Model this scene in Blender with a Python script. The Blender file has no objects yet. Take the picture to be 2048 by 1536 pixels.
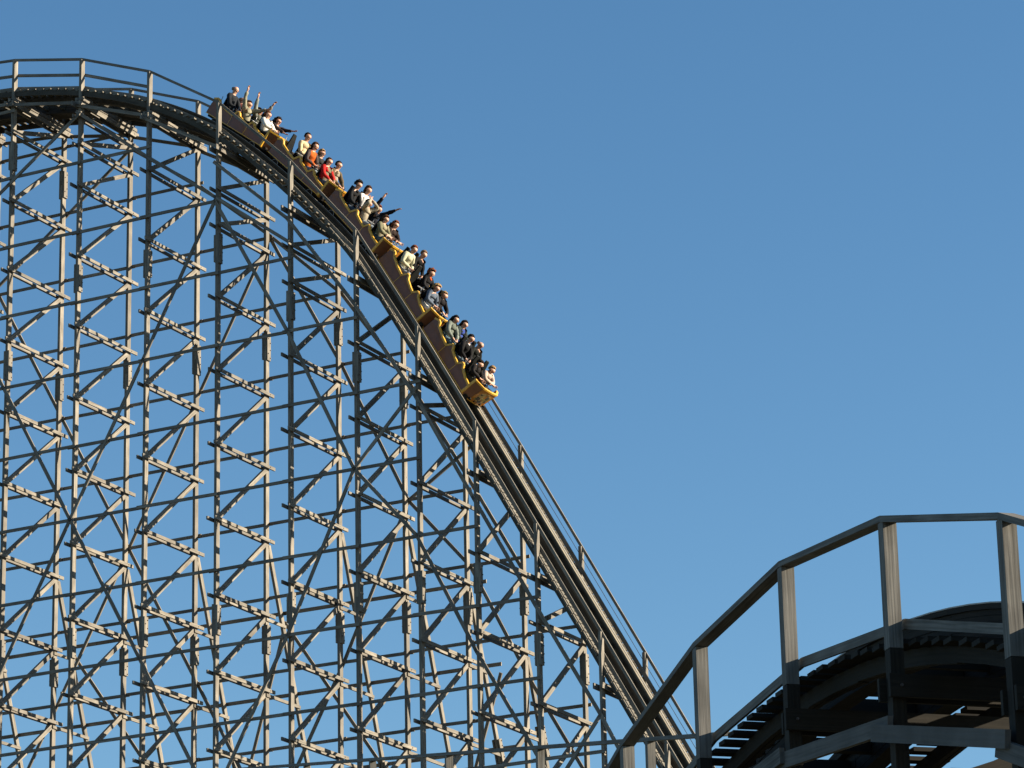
import bpy, bmesh, math, random
from mathutils import Vector as V, Matrix, noise
random.seed(7)
SC = bpy.context.scene
COL = SC.collection
R = math.radians

# ------------------------------------------------------------------ camera
FPX = 7120.56; TH = 0.3195; RO = -0.0224; CAMZ = 1.6
cd = bpy.data.cameras.new('camera'); cam = bpy.data.objects.new('camera', cd); COL.objects.link(cam)
fw = V((0, math.cos(TH), math.sin(TH))); up = V((0, -math.sin(TH), math.cos(TH))); rt = V((1, 0, 0))
c_, s_ = math.cos(RO), math.sin(RO)
CR = c_*rt + s_*up; CU = c_*up - s_*rt
m = Matrix((CR, CU, -fw)).transposed().to_4x4(); m.translation = V((0, 0, CAMZ)); cam.matrix_world = m
cd.sensor_width = 36; cd.lens = 36*FPX/2048; cd.clip_start = 0.5; cd.clip_end = 6000
SC.camera = cam

# ------------------------------------------------------------------ light
SUN_EL = R(18.7); SUN_AZ = R(91)            # azimuth clockwise from +Y (the view direction)
w = bpy.data.worlds.new('World'); SC.world = w; w.use_nodes = True
nt = w.node_tree; bg = nt.nodes['Background']
sky = nt.nodes.new('ShaderNodeTexSky'); sky.sky_type = 'NISHITA'; sky.sun_disc = False
sky.sun_elevation = SUN_EL; sky.sun_rotation = SUN_AZ; sky.altitude = 0
sky.air_density = 1.0; sky.dust_density = 0.1; sky.ozone_density = 2.5
hs = nt.nodes.new('ShaderNodeHueSaturation'); hs.inputs['Saturation'].default_value = 1.18; hs.inputs['Hue'].default_value = .497; nt.links.new(sky.outputs[0], hs.inputs['Color']); nt.links.new(hs.outputs[0], bg.inputs[0]); bg.inputs[1].default_value = 0.053
sl = bpy.data.lights.new('sun', 'SUN'); sl.energy = 5.0; sl.angle = R(0.5); sl.color = (1, .86, .66)
so = bpy.data.objects.new('sun', sl); COL.objects.link(so)
sd = V((math.sin(SUN_AZ)*math.cos(SUN_EL), math.cos(SUN_AZ)*math.cos(SUN_EL), math.sin(SUN_EL)))
so.rotation_euler = (-sd).to_track_quat('-Z', 'Y').to_euler(); so.location = sd*200
SC.view_settings.view_transform = 'Standard'; SC.view_settings.look = 'None'
SC.view_settings.exposure = 1.6; SC.view_settings.gamma = 1
SC.cycles.max_bounces = 6

# ------------------------------------------------------------------ materials
ALB = .76
def sc(c): return tuple(x*ALB for x in c)
def newmat(name):
    m = bpy.data.materials.new(name); m.use_nodes = True
    return m, m.node_tree, m.node_tree.nodes['Principled BSDF']

def wood(name, c1, c2, dark, rough=.85, grain=1.0):
    """weathered timber: grain runs along the UV u axis (metres), every board has its own tone"""
    c1, c2, dark = sc(c1), sc(c2), sc(dark)
    m, t, b = newmat(name); N = t.nodes; L = t.links
    uv = N.new('ShaderNodeUVMap'); uv.uv_map = 'grain'
    mp = N.new('ShaderNodeMapping'); mp.inputs['Scale'].default_value = (1.3, 38*grain, 1); L.new(uv.outputs[0], mp.inputs[0])
    n1 = N.new('ShaderNodeTexNoise'); n1.inputs['Scale'].default_value = 1; n1.inputs['Detail'].default_value = 4; L.new(mp.outputs[0], n1.inputs[0])
    n2 = N.new('ShaderNodeTexNoise'); n2.inputs['Scale'].default_value = 2.2; n2.inputs['Detail'].default_value = 3; L.new(uv.outputs[0], n2.inputs[0])
    at = N.new('ShaderNodeAttribute'); at.attribute_name = 'tone'
    r1 = N.new('ShaderNodeValToRGB'); e = r1.color_ramp.elements
    e[0].position = .32; e[0].color = (*dark, 1); e[1].position = .62; e[1].color = (*c1, 1)
    L.new(n1.outputs[0], r1.inputs[0])
    mx = N.new('ShaderNodeMix'); mx.data_type = 'RGBA'; L.new(at.outputs['Fac'], mx.inputs[0]); L.new(r1.outputs[0], mx.inputs[6]); mx.inputs[7].default_value = (*c2, 1)
    r2 = N.new('ShaderNodeMapRange'); r2.inputs[1].default_value = .3; r2.inputs[2].default_value = .7; r2.inputs[3].default_value = .72; r2.inputs[4].default_value = 1.12
    L.new(n2.outputs[0], r2.inputs[0])
    # knots
    vo = N.new('ShaderNodeTexVoronoi'); vo.inputs['Scale'].default_value = 1.9
    mp2 = N.new('ShaderNodeMapping'); mp2.inputs['Scale'].default_value = (1, 2.2, 1); L.new(uv.outputs[0], mp2.inputs[0]); L.new(mp2.outputs[0], vo.inputs[0])
    kr = N.new('ShaderNodeMapRange'); kr.inputs[1].default_value = .03; kr.inputs[2].default_value = .075; kr.inputs[3].default_value = .35; kr.inputs[4].default_value = 1; L.new(vo.outputs['Distance'], kr.inputs[0])
    mu = N.new('ShaderNodeMath'); mu.operation = 'MULTIPLY'; L.new(r2.outputs[0], mu.inputs[0]); L.new(kr.outputs[0], mu.inputs[1])
    mm = N.new('ShaderNodeMix'); mm.data_type = 'RGBA'; mm.blend_type = 'MULTIPLY'; mm.inputs[0].default_value = 1
    L.new(mx.outputs[2], mm.inputs[6]); cb = N.new('ShaderNodeCombineColor')
    for i in range(3): L.new(mu.outputs[0], cb.inputs[i])
    L.new(cb.outputs[0], mm.inputs[7]); L.new(mm.outputs[2], b.inputs['Base Color'])
    b.inputs['Roughness'].default_value = rough; b.inputs['Specular IOR Level'].default_value = .25
    bp = N.new('ShaderNodeBump'); bp.inputs['Strength'].default_value = .35; bp.inputs['Distance'].default_value = .01
    L.new(n1.outputs[0], bp.inputs['Height']); L.new(bp.outputs[0], b.inputs['Normal'])
    return m

def plain(name, col, rough=.6, metal=0, var=.15, scale=6, coat=0, bump=0):
    col = sc(col) if metal < .8 else col
    m, t, b = newmat(name); N = t.nodes; L = t.links
    tc = N.new('ShaderNodeTexCoord'); n = N.new('ShaderNodeTexNoise'); n.inputs['Scale'].default_value = scale; n.inputs['Detail'].default_value = 4
    L.new(tc.outputs['Object'], n.inputs[0])
    r = N.new('ShaderNodeValToRGB'); e = r.color_ramp.elements; e[0].position = .3; e[1].position = .7
    e[0].color = (*[x*(1-var) for x in col], 1); e[1].color = (*[min(1, x*(1+var)) for x in col], 1)
    L.new(n.outputs[0], r.inputs[0]); L.new(r.outputs[0], b.inputs['Base Color'])
    b.inputs['Roughness'].default_value = rough; b.inputs['Metallic'].default_value = metal; b.inputs['Specular IOR Level'].default_value = .12 if rough > .6 else .4; b.inputs['Coat Weight'].default_value = coat
    if bump:
        bp = N.new('ShaderNodeBump'); bp.inputs['Strength'].default_value = bump; bp.inputs['Distance'].default_value = .02
        L.new(n.outputs[0], bp.inputs['Height']); L.new(bp.outputs[0], b.inputs['Normal'])
    return m

M = {}
M['timber'] = wood('weathered_timber', (.32, .293, .248), (.16, .148, .13), (.12, .108, .09))
M['deck'] = wood('deck_boards', (.24, .22, .18), (.15, .14, .12), (.10, .09, .075))
M['track'] = wood('track_timber', (.10, .09, .07), (.07, .062, .05), (.045, .04, .032))
M['cap'] = wood('rail_top_timber', (.27, .245, .19), (.20, .18, .14), (.11, .10, .075))
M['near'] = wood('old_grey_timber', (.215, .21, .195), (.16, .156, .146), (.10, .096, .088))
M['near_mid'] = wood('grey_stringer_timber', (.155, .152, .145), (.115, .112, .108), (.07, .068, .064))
M['near_shade'] = wood('shade_black_timber', (.030, .026, .020), (.018, .016, .013), (.012, .011, .008))  # bents below the deck: their shade is put into a near-black base colour
M['near_deck'] = wood('shade_black_deck_timber', (.020, .017, .012), (.012, .011, .008), (.008, .007, .005))  # near track, treads and joists: deep underside shade painted in as black wood
M['steel'] = plain('steel', (.32, .31, .29), .55, .5, .1)
M['bolt'] = plain('bolt_metal', (.10, .09, .085), .6, .3)
M['cable'] = plain('cable', (.05, .05, .05), .6)
M['brown'] = plain('maroon_paint', (.175, .062, .024), .42, 0, .18, 5, .25)
M['yellow'] = plain('yellow_paint', (.74, .41, .035), .4, 0, .1, 5, .3)
M['orange'] = plain('orange_paint', (.52, .20, .02), .4, 0, .15, 5, .3)
M['black'] = plain('black_vinyl', (.008, .009, .009), .65, 0, .3)
M['chassis'] = plain('chassis', (.02, .018, .016), .7, .2)
M['chrome'] = plain('steel_bar', (.36, .36, .36), .4, .6, .05)
M['wheelrim'] = plain('wheel_rim', (.30, .29, .27), .5, .4)
M['emb_tan'] = plain('emblem_tan', (.50, .36, .14), .5, 0, .25, 25)
M['emb_dark'] = plain('emblem_dark', (.07, .06, .05), .5, 0, .4, 30)
M['emb_green'] = plain('emblem_green', (.22, .27, .08), .5, 0, .3, 30)

# ------------------------------------------------------------------ mesh collector
class MB:
    def __init__(s): s.v = []; s.f = []; s.uv = []; s.t = []; s.mi = []; s.cur = 0
    def quad(s, idx, uvs, tone): s.f.append(tuple(idx)); s.uv.append(uvs); s.t.append(tone); s.mi.append(s.cur)
    def beam(s, a, b, side, ts, tt, cut=None, tone=None):
        """board from a to b; ts = thickness along SIDE, tt = across it"""
        a = V(a); b = V(b); d = (b-a); L = d.length
        if L < 1e-6: return
        d.normalize(); sd_ = V(side); sd_ = (sd_ - d*sd_.dot(d)).normalized(); td = d.cross(sd_)
        n = len(s.v); hs, ht = ts/2, tt/2
        for p in (a, b):
            for i, j in ((-1, -1), (1, -1), (1, 1), (-1, 1)):
                q = p + sd_*hs*i + td*ht*j
                if cut is not None: q = cut(p, q, d)
                s.v.append(q)
        ru, rv = random.random()*40, random.random()*40
        tone = random.random()**1.3*.8 if tone is None else tone
        w_ = [ts, tt, ts, tt]; acc = 0
        for k in range(4):
            k2 = (k+1) % 4
            s.quad((n+k, n+k2, n+4+k2, n+4+k), [(ru, rv+acc), (ru, rv+acc+w_[k]), (ru+L, rv+acc+w_[k]), (ru+L, rv+acc)], tone); acc += w_[k]+.3
        s.quad((n+3, n+2, n+1, n), [(ru, rv), (ru+ts, rv), (ru+ts, rv+.02), (ru, rv+.02)], tone)
        s.quad((n+4, n+5, n+6, n+7), [(ru, rv), (ru+ts, rv), (ru+ts, rv+.02), (ru, rv+.02)], tone)
    def post(s, base, top, ux, wx, tu, tw, tone=None): s.beam(base, top, ux, tu, tw, tone=tone)
    def hexa(s, c, d, r, h, seg=6):
        d = V(d).normalized(); a = d.orthogonal().normalized(); b = d.cross(a); n = len(s.v)
        for k in (0, 1):
            for i in range(seg):
                t = 2*math.pi*i/seg; s.v.append(V(c)+d*h*k+a*r*math.cos(t)+b*r*math.sin(t))
        for i in range(seg):
            j = (i+1) % seg; s.quad((n+i, n+j, n+seg+j, n+seg+i), [(0, 0)]*4, .5)
        s.f.append(tuple(n+seg+i for i in range(seg))); s.uv.append([(0, 0)]*seg); s.t.append(.5); s.mi.append(s.cur)
    def tube(s, pts, r, seg=6):
        pts = [V(p) for p in pts]; n0 = len(s.v)
        for i, p in enumerate(pts):
            d = (pts[min(i+1, len(pts)-1)]-pts[max(i-1, 0)]).normalized()
            a = d.cross(V((0.13, .05, 1))).normalized(); b = d.cross(a)
            for k in range(seg):
                t = 2*math.pi*k/seg; s.v.append(p+a*r*math.cos(t)+b*r*math.sin(t))
        for i in range(len(pts)-1):
            for k in range(seg):
                k2 = (k+1) % seg; n = n0+i*seg
                s.quad((n+k, n+k2, n+seg+k2, n+seg+k), [(i*.5, k*.1), (i*.5, k*.1+.1), (i*.5+.5, k*.1+.1), (i*.5+.5, k*.1)], .5)
        for base in (n0, n0+(len(pts)-1)*seg):
            s.f.append(tuple(base+k for k in range(seg))); s.uv.append([(0, 0)]*seg); s.t.append(.5); s.mi.append(s.cur)
    def prism(s, poly, axis_pts):
        """poly: list of 3D points (planar); axis_pts: offset vector"""
        o = V(axis_pts); n = len(s.v); k = len(poly)
        for p in poly: s.v.append(V(p))
        for p in poly: s.v.append(V(p)+o)
        for i in range(k):
            j = (i+1) % k; s.quad((n+i, n+j, n+k+j, n+k+i), [(0, 0), (.1, 0), (.1, .1), (0, .1)], .5)
        for r in (range(k-1, -1, -1), range(k, 2*k)):
            s.f.append(tuple(n+i for i in r)); s.uv.append([(p*.1, 0) for p in range(k)]); s.t.append(.5); s.mi.append(s.cur)
    def mesh(s, name, mats, origin=V((0, 0, 0))):
        me = bpy.data.meshes.new(name); me.from_pydata([tuple(v-origin) for v in s.v], [], s.f)
        me.uv_layers.new(name='grain'); me.color_attributes.new('tone', 'FLOAT_COLOR', 'CORNER')
        fu = []; fc = []
        for f, uvs, t in zip(s.f, s.uv, s.t):
            for k in range(len(f)): fu += uvs[k]; fc += (t, t, t, 1)
        me.uv_layers['grain'].data.foreach_set('uv', fu); me.color_attributes['tone'].data.foreach_set('color', fc)
        for mt in mats: me.materials.append(mt)
        me.polygons.foreach_set('material_index', s.mi)
        bm = bmesh.new(); bm.from_mesh(me); bmesh.ops.recalc_face_normals(bm, faces=bm.faces); bm.to_mesh(me); bm.free()
        return me
    def build(s, name, mats, parent=None, origin=None):
        if not s.v: return None
        if not isinstance(mats, (list, tuple)): mats = [mats]
        org = V((0, 0, 0))
        if parent is not None: org = parent['_org'] if False else ORG[parent.name]
        if origin is not None: org = origin
        o = bpy.data.objects.new(name, s.mesh(name, mats, org)); COL.objects.link(o)
        if parent is not None: o.parent = parent
        ORG[o.name] = org
        return o
ORG = {}
def empty(name, loc, parent=None):
    o = bpy.data.objects.new(name, None); COL.objects.link(o); o.empty_display_size = .3
    loc = V(loc)
    if parent is not None: o.parent = parent; o.location = loc-ORG[parent.name]
    else: o.location = loc
    ORG[o.name] = loc
    return o
def tag(o, label=None, cat=None, group=None, kind=None):
    if label: o['label'] = label
    if cat: o['category'] = cat
    if group: o['group'] = group
    if kind: o['kind'] = kind
    return o

# ------------------------------------------------------------------ curve helpers
def herm(x, X, Y):
    n = len(X)
    def sl(i):
        a = max(i-1, 0); b = min(i+1, n-1); return (Y[b]-Y[a])/(X[b]-X[a])
    i = 0
    while i < n-2 and x > X[i+1]: i += 1
    h = X[i+1]-X[i]; t = (x-X[i])/h
    return (2*t**3-3*t**2+1)*Y[i]+(t**3-2*t**2+t)*h*sl(i)+(-2*t**3+3*t**2)*Y[i+1]+(t**3-t**2)*h*sl(i+1)
def lerp(x, X, Y):
    if x <= X[0]: return Y[0]
    for i in range(len(X)-1):
        if x <= X[i+1]: return Y[i]+(Y[i+1]-Y[i])*(x-X[i])/(X[i+1]-X[i])
    return Y[-1]

class Frame:
    def __init__(s, P0, ud, wd, W, HU, HZ, offx, offy, nbx, nby):
        s.P0 = V(P0); s.ud = V(ud); s.wd = V(wd); s.W = W; s.HU = HU; s.HZ = HZ; s.ox = offx; s.oy = offy; s.nbx = nbx; s.nby = nby
        U0, U1 = HU[0], HU[-1]; N = 1600; s.us = [U0+(U1-U0)*i/N for i in range(N+1)]; s.zs = [s.T(u) for u in s.us]
        s.ss = [0]
        for i in range(N): s.ss.append(s.ss[-1]+math.hypot(s.us[i+1]-s.us[i], s.zs[i+1]-s.zs[i]))
        j = min(range(N+1), key=lambda k: abs(s.us[k])); b = s.ss[j]; s.ss = [x-b for x in s.ss]
    def P(s, u, w, z): return s.P0+s.ud*u+s.wd*w+V((0, 0, z))
    def hr(s, u): return herm(u, s.HU, s.HZ)
    def T(s, u): return s.hr(u)-lerp(u, s.ox, s.oy)
    def slope(s, u): return math.atan2(s.T(u+.05)-s.T(u-.05), .1)
    def us_at(s, q):
        lo, hi = 0, len(s.ss)-1
        while hi-lo > 1:
            mid = (lo+hi)//2
            if s.ss[mid] <= q: lo = mid
            else: hi = mid
        t = (q-s.ss[lo])/(s.ss[hi]-s.ss[lo]); return s.us[lo]+(s.us[hi]-s.us[lo])*t
    def s_at(s, u):
        return lerp_fast(u, s.us, s.ss)
    def S(s, q, w, n):
        """point at arc length q, across w, n above the rail top, perpendicular to the track"""
        u = s.us_at(q); a = s.slope(u); z = s.T(u)
        return s.P(u-math.sin(a)*n, w, z+math.cos(a)*n)
    def tan(s, q):
        a = s.slope(s.us_at(q)); return s.ud*math.cos(a)+V((0, 0, math.sin(a)))
def lerp_fast(x, X, Y):
    t = (x-X[0])/(X[-1]-X[0])*(len(X)-1); i = max(0, min(len(X)-2, int(t))); return Y[i]+(Y[i+1]-Y[i])*(t-i)

def sweep(mb, F, q0, q1, step, w0, w1, n0, n1, tone=None, gap=0.0):
    """board running along the track"""
    q = q0
    k = 0
    nseg = max(1, round((q1-q0)/step)); step = (q1-q0)/nseg
    ru, rv = random.random()*40, random.random()*40; t = random.random()*.8 if tone is None else tone
    n = len(mb.v)
    for i in range(nseg+1):
        q = q0+step*i
        for (w_, n_) in ((w0, n0), (w1, n0), (w1, n1), (w0, n1)): mb.v.append(F.S(q, w_, n_))
    wd_ = [abs(w1-w0), abs(n1-n0)]*2
    for i in range(nseg):
        acc = 0
        for k in range(4):
            k2 = (k+1) % 4; b = n+i*4
            mb.quad((b+k, b+k2, b+4+k2, b+4+k), [(ru+i*step, rv+acc), (ru+i*step, rv+acc+wd_[k]), (ru+i*step+step, rv+acc+wd_[k]), (ru+i*step+step, rv+acc)], t); acc += wd_[k]+.3
    e = n+nseg*4
    mb.quad((n+3, n+2, n+1, n), [(0, 0)]*4, t); mb.quad((e, e+1, e+2, e+3), [(0, 0)]*4, t)

# ------------------------------------------------------------------ coaster structure
def build_track(F, root, U, q0, q1, mats, wa0=-.03, jo=.004, tread_tilt=50, railw=(.81, 1.85), plank=2.6):
    tm, dk, cp = mats['track'], mats['deck'], mats['cap']
    # running rails: laminated timber with a steel strip, a rail object per side
    for j, rw in enumerate(railw):
        inn = 1 if j == 0 else -1
        mb = MB()
        q = q0
        while q < q1:
            qe = min(q1, q+plank*2)
            for k in range(5):
                jit = random.uniform(-.006, .006)
                sweep(mb, F, q+.004, qe-.004, .45, rw-.10+jit, rw+.10+jit, -.40+k*.06+.001, -.40+(k+1)*.06-.002)
            sweep(mb, F, q+.004, qe-.004, .45, rw-.10 if inn > 0 else rw-.17, rw+.17 if inn > 0 else rw+.10, -.098, -.05)
            q = qe
        rail = mb.build('track_rail', tm, root)
        mb = MB(); q = q0
        while q < q1:
            qe = min(q1, q+plank*1.5); sweep(mb, F, q+.003, qe-.003, .45, rw-.13 if inn > 0 else rw-.17, rw+.17 if inn > 0 else rw+.13, -.048, -.002); q = qe
        top = mb.build('top_board', cp if j else tm, rail)
        mb = MB(); sweep(mb, F, q0, q1, .45, rw-.135 if j == 0 else rw-.03, rw-.095 if j == 0 else rw+.01, 0, .012, .5); mb.build('steel_strip', M['steel'], rail)
        
    # ties
    q = q0+.3
    while q < q1:
        mb = MB(); a = F.S(q, .92, -.24); b = F.S(q, 1.74, -.24); mb.beam(a, b, F.tan(q), .09, .13); mb.build('track_tie', tm, root); q += .62
    # walkways
    for side in (0, 1):
        W = F.W
        wa, wb = (wa0, .60) if side == 0 else (W-.60, W-wa0)
        mb = MB(); q = q0
        while q < q1:
            u = F.us_at(q); a = F.slope(u); nb = lerp(abs(math.degrees(a)), F.nbx, F.nby)
            steep = abs(math.degrees(a)) > tread_tilt
            A = F.S(q, wa, nb-.02); B = F.S(q, wb, nb-.02)
            jit = random.uniform(-.015, .015)
            if steep:
                tg = F.tan(q); mb.beam(A-F.wd*jit, B, tg, .245, .045)
                mb.beam(F.S(q, wa+.24, nb+.01), F.S(q, wb-.1, nb+.01), tg, .03, .02)
            else:
                mb.beam(A-F.wd*jit, B, F.ud, .17, .042)
            q += .285
        wk = mb.build('walkway', dk if side == 0 else tm, root)
        for (x, t) in (((wa+jo), .05), ((wb-jo-.05), .05)):
            mb = MB(); q = q0
            while q < q1:
                qe = min(q1, q+2.4)
                nb = lerp(abs(math.degrees(F.slope(F.us_at((q+qe)/2)))), F.nbx, F.nby)
                dj = lerp(abs(math.degrees(F.slope(F.us_at(q)))), [35, 55], [.20, .12]); sweep(mb, F, q, qe, .6, x, x+t, nb-dj, nb-.043); q = qe
            mb.build('walkway_joist', tm, wk)

def handrails(F, root, U, sides, mat, mid_until=None, toe_h=.11, cap_w=.13, cap_t=.05, toe_gap=.05, post_u=.075):
    for side in sides:
        w0 = 0 if side == 0 else F.W; sg = -1 if side == 0 else 1
        for i in range(len(U)-1):
            a, b = U[i], U[i+1]
            za, zb = F.hr(a), F.hr(b)
            mb = MB(); mb.beam(F.P(a-.0, w0, za), F.P(b+.0, w0, zb), F.wd, cap_w, cap_t); mb.build('handrail', mat, root)
            if mid_until is not None and b <= mid_until+.1 and side == 0:
                mb = MB(); mb.beam(F.P(a, w0-sg*.12, za-.47), F.P(b, w0-sg*.12, zb-.47), F.wd, .04, .09); mb.build('mid_rail', mat, root)
            def zt(u):
                al = F.slope(u); nb = lerp(abs(math.degrees(al)), F.nbx, F.nby)
                return F.T(u)+(nb+toe_gap+toe_h/2)/math.cos(al)
            mb = MB(); mb.beam(F.P(a, w0-sg*.125, zt(a)), F.P(b, w0-sg*.125, zt(b)), F.wd, .03, toe_h); mb.build('toe_board', mat, root)

def bolts(mb, pts, d, r=.016, h=.025):
    old = mb.cur; mb.cur = 1
    for p in pts: mb.hexa(p, d, r, h)
    mb.cur = old

def bent(F, root, i, u, H, levels, top_z, zg, mat, spl_f, spl_r, leg_from=None, pu=.085, pw=.175, low_lv=-9, plankh=.10, lsep=.115, rail_mat=None, capbeam=True, extend=.30, diag_skip=()):
    W = F.W; ztop = F.hr(u)-.03 if rail_mat is None else F.T(u)-.42
    B = empty('bent', F.P(u, W/2, zg), root)
    mt = [mat, M['bolt']]
    for w0 in (0, W):
        mb = MB()
        # posts are spliced from lengths
        z = zg; cuts = sorted([H*(l-.32) for l in (spl_f if w0 == 0 else spl_r)])
        for zc in cuts+[ztop]:
            mb.beam(F.P(u, w0, z+.002), F.P(u, w0, zc-.002), F.ud, pu, pw); z = zc
        mb.build('post', mt, B)
        if rail_mat is not None and w0 == 0:
            mb = MB(); mb.beam(F.P(u, w0, ztop+.003), F.P(u, w0, F.hr(u)-.03), F.ud, pu, pw); mb.build('railing_post', [rail_mat, M['bolt']], B)
        for zc in cuts:
            if zc < -9*H: continue
            for sg in (-1, 1):
                mb = MB(); x = u+sg*(pu/2+.028); hl = random.uniform(.40, .47)
                mb.beam(F.P(x, w0, zc-hl), F.P(x, w0, zc+hl), F.ud, .05, pw+.01)
                bolts(mb, [F.P(x+sg*.025, w0+dw, zc+dz) for dw, dz in ((.06, -.36), (-.05, -.24), (.06, -.12), (.06, .1), (-.05, .22), (.06, .34))], F.ud*sg)
                mb.build('splice_plate', mt, B)
    # ledgers: pairs of planks clamping the posts
    def wl(z): return W
    for l in levels:
        z = H*l
        for sg in (-1, 1):
            mb = MB(); x = u+sg*lsep; e1 = extend+random.uniform(-.04, .04); e2 = extend-.03+random.uniform(-.05, .05)
            h = plankh*(1.55 if abs(z-top_z) < .01 else 1)
            mb.beam(F.P(x, -e1, z), F.P(x, W+e2, z), F.ud, .045, h)
            bolts(mb, [F.P(x+sg*.0225, w_, z+dz) for w_ in (0, W) for dz in (0.,)], F.ud*sg, .014, .02)
            mb.build('ledger', mt, B)
    if capbeam:
        al = F.slope(u); zt = F.T(u)-.54/math.cos(al)
        if abs(math.degrees(al)) < 44:
            hb = min(.30, zt-top_z-.12)
            for sg in (-1, 1):
                mb = MB(); x = u+sg*(pu/2+.04); mb.beam(F.P(x, -.16, zt-hb/2), F.P(x, W+.16, zt-hb/2), F.ud, .075, hb); 
                bolts(mb, [F.P(x+sg*.0375, w_, zt-hb/2+dz) for w_ in (0, W) for dz in (-.07, .07)], F.ud*sg, .02, .03)
                mb.build('cap_beam', mt, B)
            # short joist blocks between cap and rails
            for w_ in (.3, .81, 1.85, W-.3):
                mb = MB(); mb.beam(F.P(u, w_-.16, zt+.035), F.P(u, w_+.16, zt+.035), F.ud, .20, .07); mb.build('packing_block', mt, B)
    # diagonals
    lv = sorted(levels)
    for a, b in zip(lv[:-1], lv[1:]):
        if (b-a)*H < .8 or a in diag_skip: 
            if (b-a)*H < .5: continue
        mb = MB(); du = .0
        mb.beam(F.P(u+du, .04, H*a+.06), F.P(u+du, W-.04, H*b-.07), F.ud, .09, .125)
        mb.build('diagonal_brace', mt, B)
    # battered leg on the far side
    if leg_from is not None:
        z0 = H*leg_from-.1
        wl = lambda z: W+.1+(z0-z)*.36
        mb = MB(); mb.beam(F.P(u, wl(z0), z0), F.P(u, wl(zg), zg), F.ud, pu, .145); mb.build('raking_leg', mt, B)
        zc = H*(-7.05)
        for sg in (-1, 1):
            mb = MB(); x = u+sg*(pu/2+.045); mb.beam(F.P(x, wl(zc-.42), zc-.42), F.P(x, wl(zc+.42), zc+.42), F.ud, .05, .17)
            bolts(mb, [F.P(x+sg*.025, wl(zc+dz)+.05, zc+dz) for dz in (-.36, -.2, -.05, .1, .25, .38)], F.ud*sg)
            mb.build('splice_plate', mt, B)
        l = math.floor(leg_from)-1
        while l > low_lv-1:
            z = H*l-.13
            mb = MB(); mb.beam(F.P(u+.06, W-.1, z), F.P(u+.06, wl(z)+.06, z), F.ud, .045, .09); mb.build('ledger', mt, B)
            l -= 1
    return B

def laps(F, root, U, w, level_z, mat, name='stringer', th=.038, wd_=.092):
    """horizontal boards from bent to bent, lapped past each post"""
    for i in range(len(U)-1):
        za, zb = level_z(i), level_z(i+1)
        if za is None or zb is None: continue
        o = (.0 if i % 2 else .042)*(1 if w > 1 else -1)
        a, b = U[i]-.17, U[i+1]+.12
        mb = MB(); mb.beam(F.P(a, w+o, za+random.uniform(-.012, .012)), F.P(b, w+o, zb+random.uniform(-.012, .012)), F.wd, th, wd_)
        mb.build(name, mat, root)

# ================================================================== MAIN COASTER
PH = 0.4804
UD = V((math.cos(PH), -math.sin(PH), 0)); WD = V((math.sin(PH), math.cos(PH), 0))
P0 = V((-14.9385, 100.0, 36.9909+CAMZ)); H = 2.2182; W = 2.6556
UB = {-2: -4.93, -1: -2.47, 0: 0, 1: 2.4672, 2: 4.9172, 3: 7.3508, 4: 9.7996, 5: 11.9605, 6: 13.9207, 7: 15.6871, 8: 17.4844, 9: 19.3143, 10: 21.12, 11: 22.93, 12: 24.75}
HU = [-12, -9.8, -7.35, -4.9, -2.45, 0, 2.47, 4.92, 7.37, 9.8, 11.96, 13.92, 15.72, 17.5, 19.34, 21.12, 30]
HZ = [5.6, 6.3, 6.85, 7.12, 7.1, 6.86, 6.34, 5.40, 3.86, 1.52, -1.02, -4.26, -7.38, -10.55, -13.81, -17.0, -32.9]
F1 = Frame(P0, UD, WD, W, HU, HZ, [0, 5, 14], [.75, .72, .5], [0, 30, 60], [-.26, -.24, -.165])
ZG = -P0.z                                                    # ground in the structure's own heights
root = empty('wooden_roller_coaster', F1.P(8, W/2, ZG))
tag(root, 'tall pale timber coaster trestle, its long steep drop carrying the train', 'roller coaster')
mats1 = dict(track=M['track'], deck=M['deck'], cap=M['cap'])
Ulist = [UB[i] for i in range(-2, 13)]
build_track(F1, root, Ulist, F1.s_at(-5.2), F1.s_at(25.5), mats1)
handrails(F1, root, Ulist, (0, 1), M['timber'], mid_until=4.95, cap_w=.045, cap_t=.075)

SPF = {0: [1.97, -1.03], 1: [0], 2: [0], 3: [0], 4: [-1], 5: [-2], 6: [], 7: [], 8: [], 9: [], 10: [], 11: []}
SPR = {0: [1.97, -1], 1: [-1], 2: [-1], 3: [-1], 4: [-1], 5: [-2], 6: [], 7: [], 8: [], 9: []}
topl = {}
for i in range(-2, 13):
    u = UB[i]; tz = F1.hr(u)-1.52; tl = tz/H; topl[i] = tl
    low = -10 if i < 9 else math.floor(tl)-3
    lv = [l for l in range(low, 5) if l*H < tz-.30]
    if i == 1: lv.append(1.6)
    if i == 3: lv.append(.5)
    if i == 4: lv.append(-.5)
    if i == 0: lv = [l for l in lv]
    lv.append(tl)
    spf = SPF.get(i, [])+([-5] if i < 8 else [-6]); spr = SPR.get(i, [])+([-5] if i < 8 else [-6])
    if i > 8: spf = [math.floor(tl)-1]; spr = [math.floor(tl)-1]
    if i < 0: spf = [-.0, -5]; spr = [-1, -5]
    leg = -4 if i < 6 else (-5 if i == 6 else (-6 if i == 7 else None))
    bent(F1, root, i, u, H, lv, tz, ZG, M['timber'], spf, spr, leg, low_lv=-10 if i < 9 else -11)

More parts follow.
